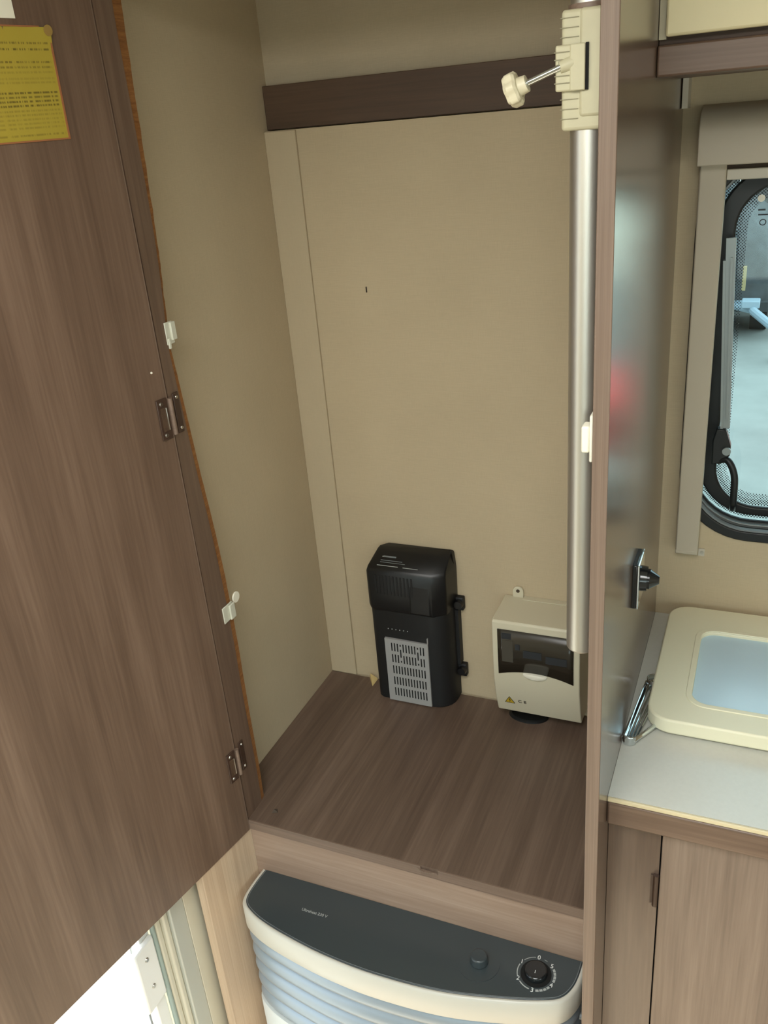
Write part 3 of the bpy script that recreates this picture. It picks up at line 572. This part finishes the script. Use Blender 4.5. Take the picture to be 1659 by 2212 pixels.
# chrome plate with black knob on the partition
pk = thing('knob_plate', 'square chrome plate with a black knob on the partition above the worktop', 'switch', (.6135, -.275, .412))
MB().box(.6126, .6185, -.3, -.251, .413, .474).build('plate', 'blkg', pk, bevel=.001)
MB().box(.6185, .6212, -.3005, -.2505, .4125, .4745).build('plate_face', 'chrome', pk, bevel=.002, segs=3)
MB().cyl((.6212, -.275, .4445), (.629, -.275, .4445), .0165, .0155, n=32).cyl((.629, -.275, .4445), (.632, -.275, .4445), .013, n=32).cyl((.632, -.275, .4445), (.643, -.275, .4445), .0125, .005, n=32).build('knob', 'blkg', pk)
# overhead locker
ok = thing('overhead_locker', 'cream overhead locker with brown bottom rail above the kitchen window', 'locker', (1.2, -.14, 1.0125))
MB().box(.6135, XR-.002, -.275, -.0005, 1.0125, 1.04).build('bottom_board', 'wood_x', ok)
MB().box(.6135, XR-.002, -.2815, -.275, 1.0125, 1.0405).build('bottom_rail', 'wood_x', ok, bevel=.002)
MB().box(.6135, XR-.002, -.268, -.25, 1.04, CZ-.001).build('locker_back', 'wood_dark', ok)
MB().box(.6135, .6205, -.2745, -.268, 1.0455, CZ-.001).build('frame_strip', 'locker2', ok)
for x0, x1 in ((.6205, 1.3), (1.304, XR-.01)): MB().box(x0, x1, -.2835, -.2745, 1.0472, CZ-.006).build('locker_door', 'locker', ok, bevel=.0025)

# ------------------------------------------------------------------ kitchen window
wn = thing('window_1', 'kitchen window with black rubber frame and dotted border', None, (1.04, .03, W['z0'])); wn['kind'] = 'structure'
MB().ring(wl(-.003), wl(.0125), -.005, .005).build('rubber_gasket', 'rubber', wn, bevel=.002)
MB().ring(wl(.0125), wl(.0150), -.003, .005).build('gasket_lip', 'sgrey', wn)
MB().ring(wl(.0025), wl(.0065), .012, .036).build('reveal', 'rubber', wn)
MB().ring(wl(.0065), wl(.0120), .024, .036).build('metal_frame', 'alu_w', wn, bevel=.001)
MB().ring(wl(.0120), wl(.0150), .034, .038).build('inner_seal', 'rubber', wn)
MB().ring(wl(.0215), wl2(.0460, .0355), .036, .046).build('black_border', 'rubber', wn, bevel=.003)
pane = MB().prism(wl(.004), 'y', .0465, .0490).build('pane', 'glass', wn)
MB().ring(wl(.0150), wl(.0215), .0455, .0462).build('dotted_border', 'dots', pane)
MB().ring(wl2(.0460, .0355), wl2(.0520, .0445), .0455, .0462).build('dotted_border', 'dots', pane)
MB().ring(wl2(.0520, .0445), wl2(.0600, .0545), .0455, .0462).build('dotted_border', 'dots2', pane)
MB().cyl((.7142, .0440, .8603), (.7142, .0465, .8603), .0046, n=20).build('rivet', 'white', pane)
for (x0, x1, z0, z1) in ((.7115, .7205, .8445, .8465), (.712, .724, .8385, .8400)): MB().box(x0, x1, .0452, .0458, z0, z1).build('glass_print', 'ink_k', pane)
text_mesh('glass_print', 'O', .012, 'ink_k', pane, (.7185, .0452, .829), (math.radians(90), 0, 0), align='CENTER')
# window stay
sy = thing('window_stay', None, None, None, parent=wn)
def bar(mb, a, b, w, y0, y1): 
    a = Vector(a); b = Vector(b); d = (b-a).normalized(); s = Vector((d.y, -d.x))*w/2
    vs = []
    for y in (y0, y1):
        for p in (a+s, a-s, b-s, b+s): vs.append((p.x, y, p.y))
    mb.add(vs, [(0, 1, 2, 3), (7, 6, 5, 4), (0, 4, 5, 1), (1, 5, 6, 2), (2, 6, 7, 3), (3, 7, 4, 0)]); return mb
rod = bar(MB(), (.6822, .815), (.6945, .548), .0125, .012, .018).build('slide_bar', 'alu_w', sy)
bar(MB(), (.6760, .786), (.6900, .545), .0035, .009, .020).build('toothed_rail', 'alu_w', sy)
bar(MB(), (.6850, .79), (.6965, .56), .003, .008, .012).build('guide_rib', 'alu_w', sy)
pv = MB().prism([(.683, .548), (.696, .548), (.7045, .522), (.7045, .508), (.694, .496), (.680, .492), (.679, .53)], 'y', .006, .022).build('pivot', 'rubber', sy, bevel=.002)
MB().cyl((.6995, .005, .516), (.6995, .001, .516), .006, n=20).build('pivot_cap', 'alu_w', sy)
MB().tube(catmull([(.688, .012, .497), (.700, .008, .501), (.7085, .004, .492), (.7135, .002, .476), (.7145, .002, .455), (.7145, .008, .432), (.7145, .03, .414)], 5), .0052, 12).build('handle_arm', 'rubber', sy)
# roller blind
rb = thing('roller_blind', 'greige roller blind cassette with side rails around the kitchen window', 'blind', (1.04, -.02, .354))
for x0, x1, k in ((.6393, .6717, 1), (1.408, 1.4405, -1)):
    r = MB().box(x0, x1, -.022, -.0055, .355, .912).build('side_rail', 'blind', rb, bevel=.002)
    MB().box(x0-.0003, x1+.0003, -.0224, -.0055, .3535, .361).build('rail_end_cap', 'blind', r, bevel=.002)
    ex = x1 if k > 0 else x0
    MB().box(min(ex, ex+k*.009), max(ex, ex+k*.009), -.0025, 0, .344, .356).build('fixing_tab', 'blind2', r); MB().cyl((ex+k*.005, -.0025, .350), (ex+k*.005, -.0036, .350), .0028, n=10).build('screw', 'steel', r)
pr = [(-.0005, .980)]+[(-.012-.034*math.sin(math.radians(t)), .948+.030*math.cos(math.radians(t))) for t in (0, 20, 40, 60, 80, 90)]+[(-.046, .9105), (-.0005, .9105)]
MB().prism(pr, 'x', .6373, 1.4435).build('cassette', 'blind', rb, bevel=.0012)
MB().box(.672, 1.408, -.0195, -.0065, .8905, .9035).build('pull_bar', 'blind2', rb, bevel=.0012)
MB().box(.672, 1.408, -.0150, -.0140, .9035, .9105).build('blind_fabric', 'dark', rb)
vb = MB().box(.6145, .6215, -.035, -.0005, .978, 1.012).build('bracket', 'blind2', rb)

# ------------------------------------------------------------------ outdoors
GZ = -1.05
struct(MB().box(-40, 40, -40, 60, GZ-.1, GZ).build('ground', 'concrete'), 'pale concrete yard')
fe = thing('timber_fence', 'tall weathered grey timber fence across the yard', 'fence', (0, 8.2, GZ))
bw_ = MB().box(-.072, .072, -.012, .012, 0, 1.95).build('board', 'fence', fe, local=True)
for i in range(26):
    bo = bw_ if i == 0 else bw_.copy()
    if i: COL.objects.link(bo); bo.parent = fe
    bo.location = (-2.6+i*.152, random.uniform(-.012, .012), random.uniform(-.03, .0)+.03)
for z in (.4, 1.5): MB().box(-2.7, 1.3, 8.225, 8.26, GZ+z, GZ+z+.08).build('rail', 'fence', fe)
tr = thing('trailer', 'flat trailer under a grey tarpaulin with pale blue drawbar in the yard', 'trailer', (.35, 7.1, GZ))
rings = []
for k, (y, s, hgt) in enumerate(((6.9, .86, .62), (7.0, .95, .78), (7.4, 1, .98), (7.8, .96, .86))):
    rings.append([(-.15+.95*s*cx, y, GZ+.34+hgt*cz+.05*math.sin(9*cx+y*3)) for cx, cz in ((-1, 0), (-1.02, .4), (-.9, .8), (-.6, 1), (-.2, .93), (.2, 1.03), (.6, .9), (.9, .75), (1, .4), (1, 0))])
MB().loft(rings).build('tarpaulin', 'tarp', tr, angle=60)
MB().box(-1.1, .82, 6.85, 7.85, GZ+.26, GZ+.34).build('bed', 'fence', tr)
for x in (-.9, .65): MB().cyl((x-.07, 7.35, GZ+.26), (x+.07, 7.35, GZ+.26), .26, n=28).build('wheel', 'tyre', tr)
db = MB(); db.tube([(.44, 6.86, GZ+.32), (.58, 6.6, GZ+.38), (.62, 6.4, GZ+.36), (.80, 6.2, GZ+.26)], .035, 10); db.tube([(.36, 6.84, GZ+.33), (.60, 6.5, GZ+.35)], .03, 8); db.box(.52, .66, 6.42, 6.56, GZ+.38, GZ+.44); db.box(.76, .84, 6.14, 6.26, GZ+.22, GZ+.34); db.build('drawbar', 'blue', tr, bevel=.008)
MB().box(.50, .53, 6.75, 6.79, GZ+.46, GZ+.66).build('strap', 'straw', tr)
MB().cyl((.80, 6.2, GZ), (.80, 6.2, GZ+.24), .02, n=10).build('jockey_stand', 'blue', tr)
tag(MB().box(.92, 1.10, 7.62, 7.95, GZ, GZ+1.02).box(.90, 1.12, 7.6, 7.97, GZ+.98, GZ+1.03).build('straw_crate', 'straw', bevel=.01), 'straw coloured crate standing between the trailer and the timber fence', 'crate')
# red storage box
ca = thing('storage_box', 'low red plastic storage box with lid standing in the yard', 'box', (1.85, 4.3, GZ))
MB().prism([(3.98, GZ), (3.94, GZ+.30), (4.72, GZ+.30), (4.68, GZ)], 'x', 1.32, 2.4).build('body', 'red', ca, bevel=.03, segs=3)
MB().prism([(3.90, GZ+.30), (3.90, GZ+.35), (4.1, GZ+.40), (4.6, GZ+.40), (4.76, GZ+.35), (4.76, GZ+.30)], 'x', 1.28, 2.44).build('lid', 'red', ca, bevel=.02, segs=3)
for x in (1.5, 2.1): MB().box(x, x+.1, 3.88, 3.93, GZ+.22, GZ+.32).build('catch', 'blk', ca, bevel=.006)
# unseen hall, added to keep the sun off the yard behind the kitchen
wh = thing('shade_hall', 'unseen grey hall added to shade the yard behind the kitchen', 'building', (-6, 9, GZ))
MB().box(-10, -3.2, 1.8, 4.6, GZ, GZ+3.5).box(-10, -3.2, 4.6, 8.6, GZ, GZ+4.7).build('wall', 'roofd', wh)
MB().prism([(-10.3, GZ+3.5), (-2.9, GZ+3.5), (-6.6, GZ+4.5)], 'y', 1.6, 4.6).prism([(-10.3, GZ+4.7), (-2.9, GZ+4.7), (-6.6, GZ+5.7)], 'y', 4.6, 8.8).build('roof', 'roofd', wh)
for k in range(2): MB().box(-3.22, -3.16, 2+k*3.2, 4.2+k*3.2, GZ, GZ+2.9).build('shutter', 'blue', wh)
# white building across the yard
bu = thing('white_outbuilding', 'white rendered outbuilding with grey roof beyond the yard', 'building', (5.5, 15, GZ))
MB().box(1.9, 9, 13, 17, GZ, GZ+2.9).build('wall', 'van', bu)
MB().prism([(12.7, GZ+2.9), (17.3, GZ+2.9), (15, GZ+4.1)], 'x', 1.7, 9.2).build('roof', 'roofd', bu)
wd_ = MB().box(3.2, 4.2, 12.97, 13.03, GZ+1.1, GZ+2.1).build('window', 'blkg', bu)
MB().box(3.15, 4.25, 12.94, 12.99, GZ+1.04, GZ+1.1).build('sill', 'roofd', wd_)
# dry leaves outside the entrance
for i, (x, y) in enumerate(((-.78, -.80), (-.83, -.83), (-.95, -.98), (-.70, -.93), (-1.05, -.86), (-.88, -1.08))):
    s = .012+.008*random.random(); a = random.random()*6
    pts = [(x+s*k*math.cos(a+t), y+s*k*math.sin(a+t), GZ+.002+.004*h) for t, k, h in ((0, 1.3, 1), (1, .7, .2), (2.2, .6, 0), (3.14, 1.2, .8), (4.1, .6, .1), (5.2, .7, .3))]
    tag(MB().add(pts, [(0, 1, 2, 3, 4, 5)]).build('dry_leaf', 'gravel'), 'small dry leaf on the pale ground outside the entrance', 'leaf', 'leaves outside the entrance')
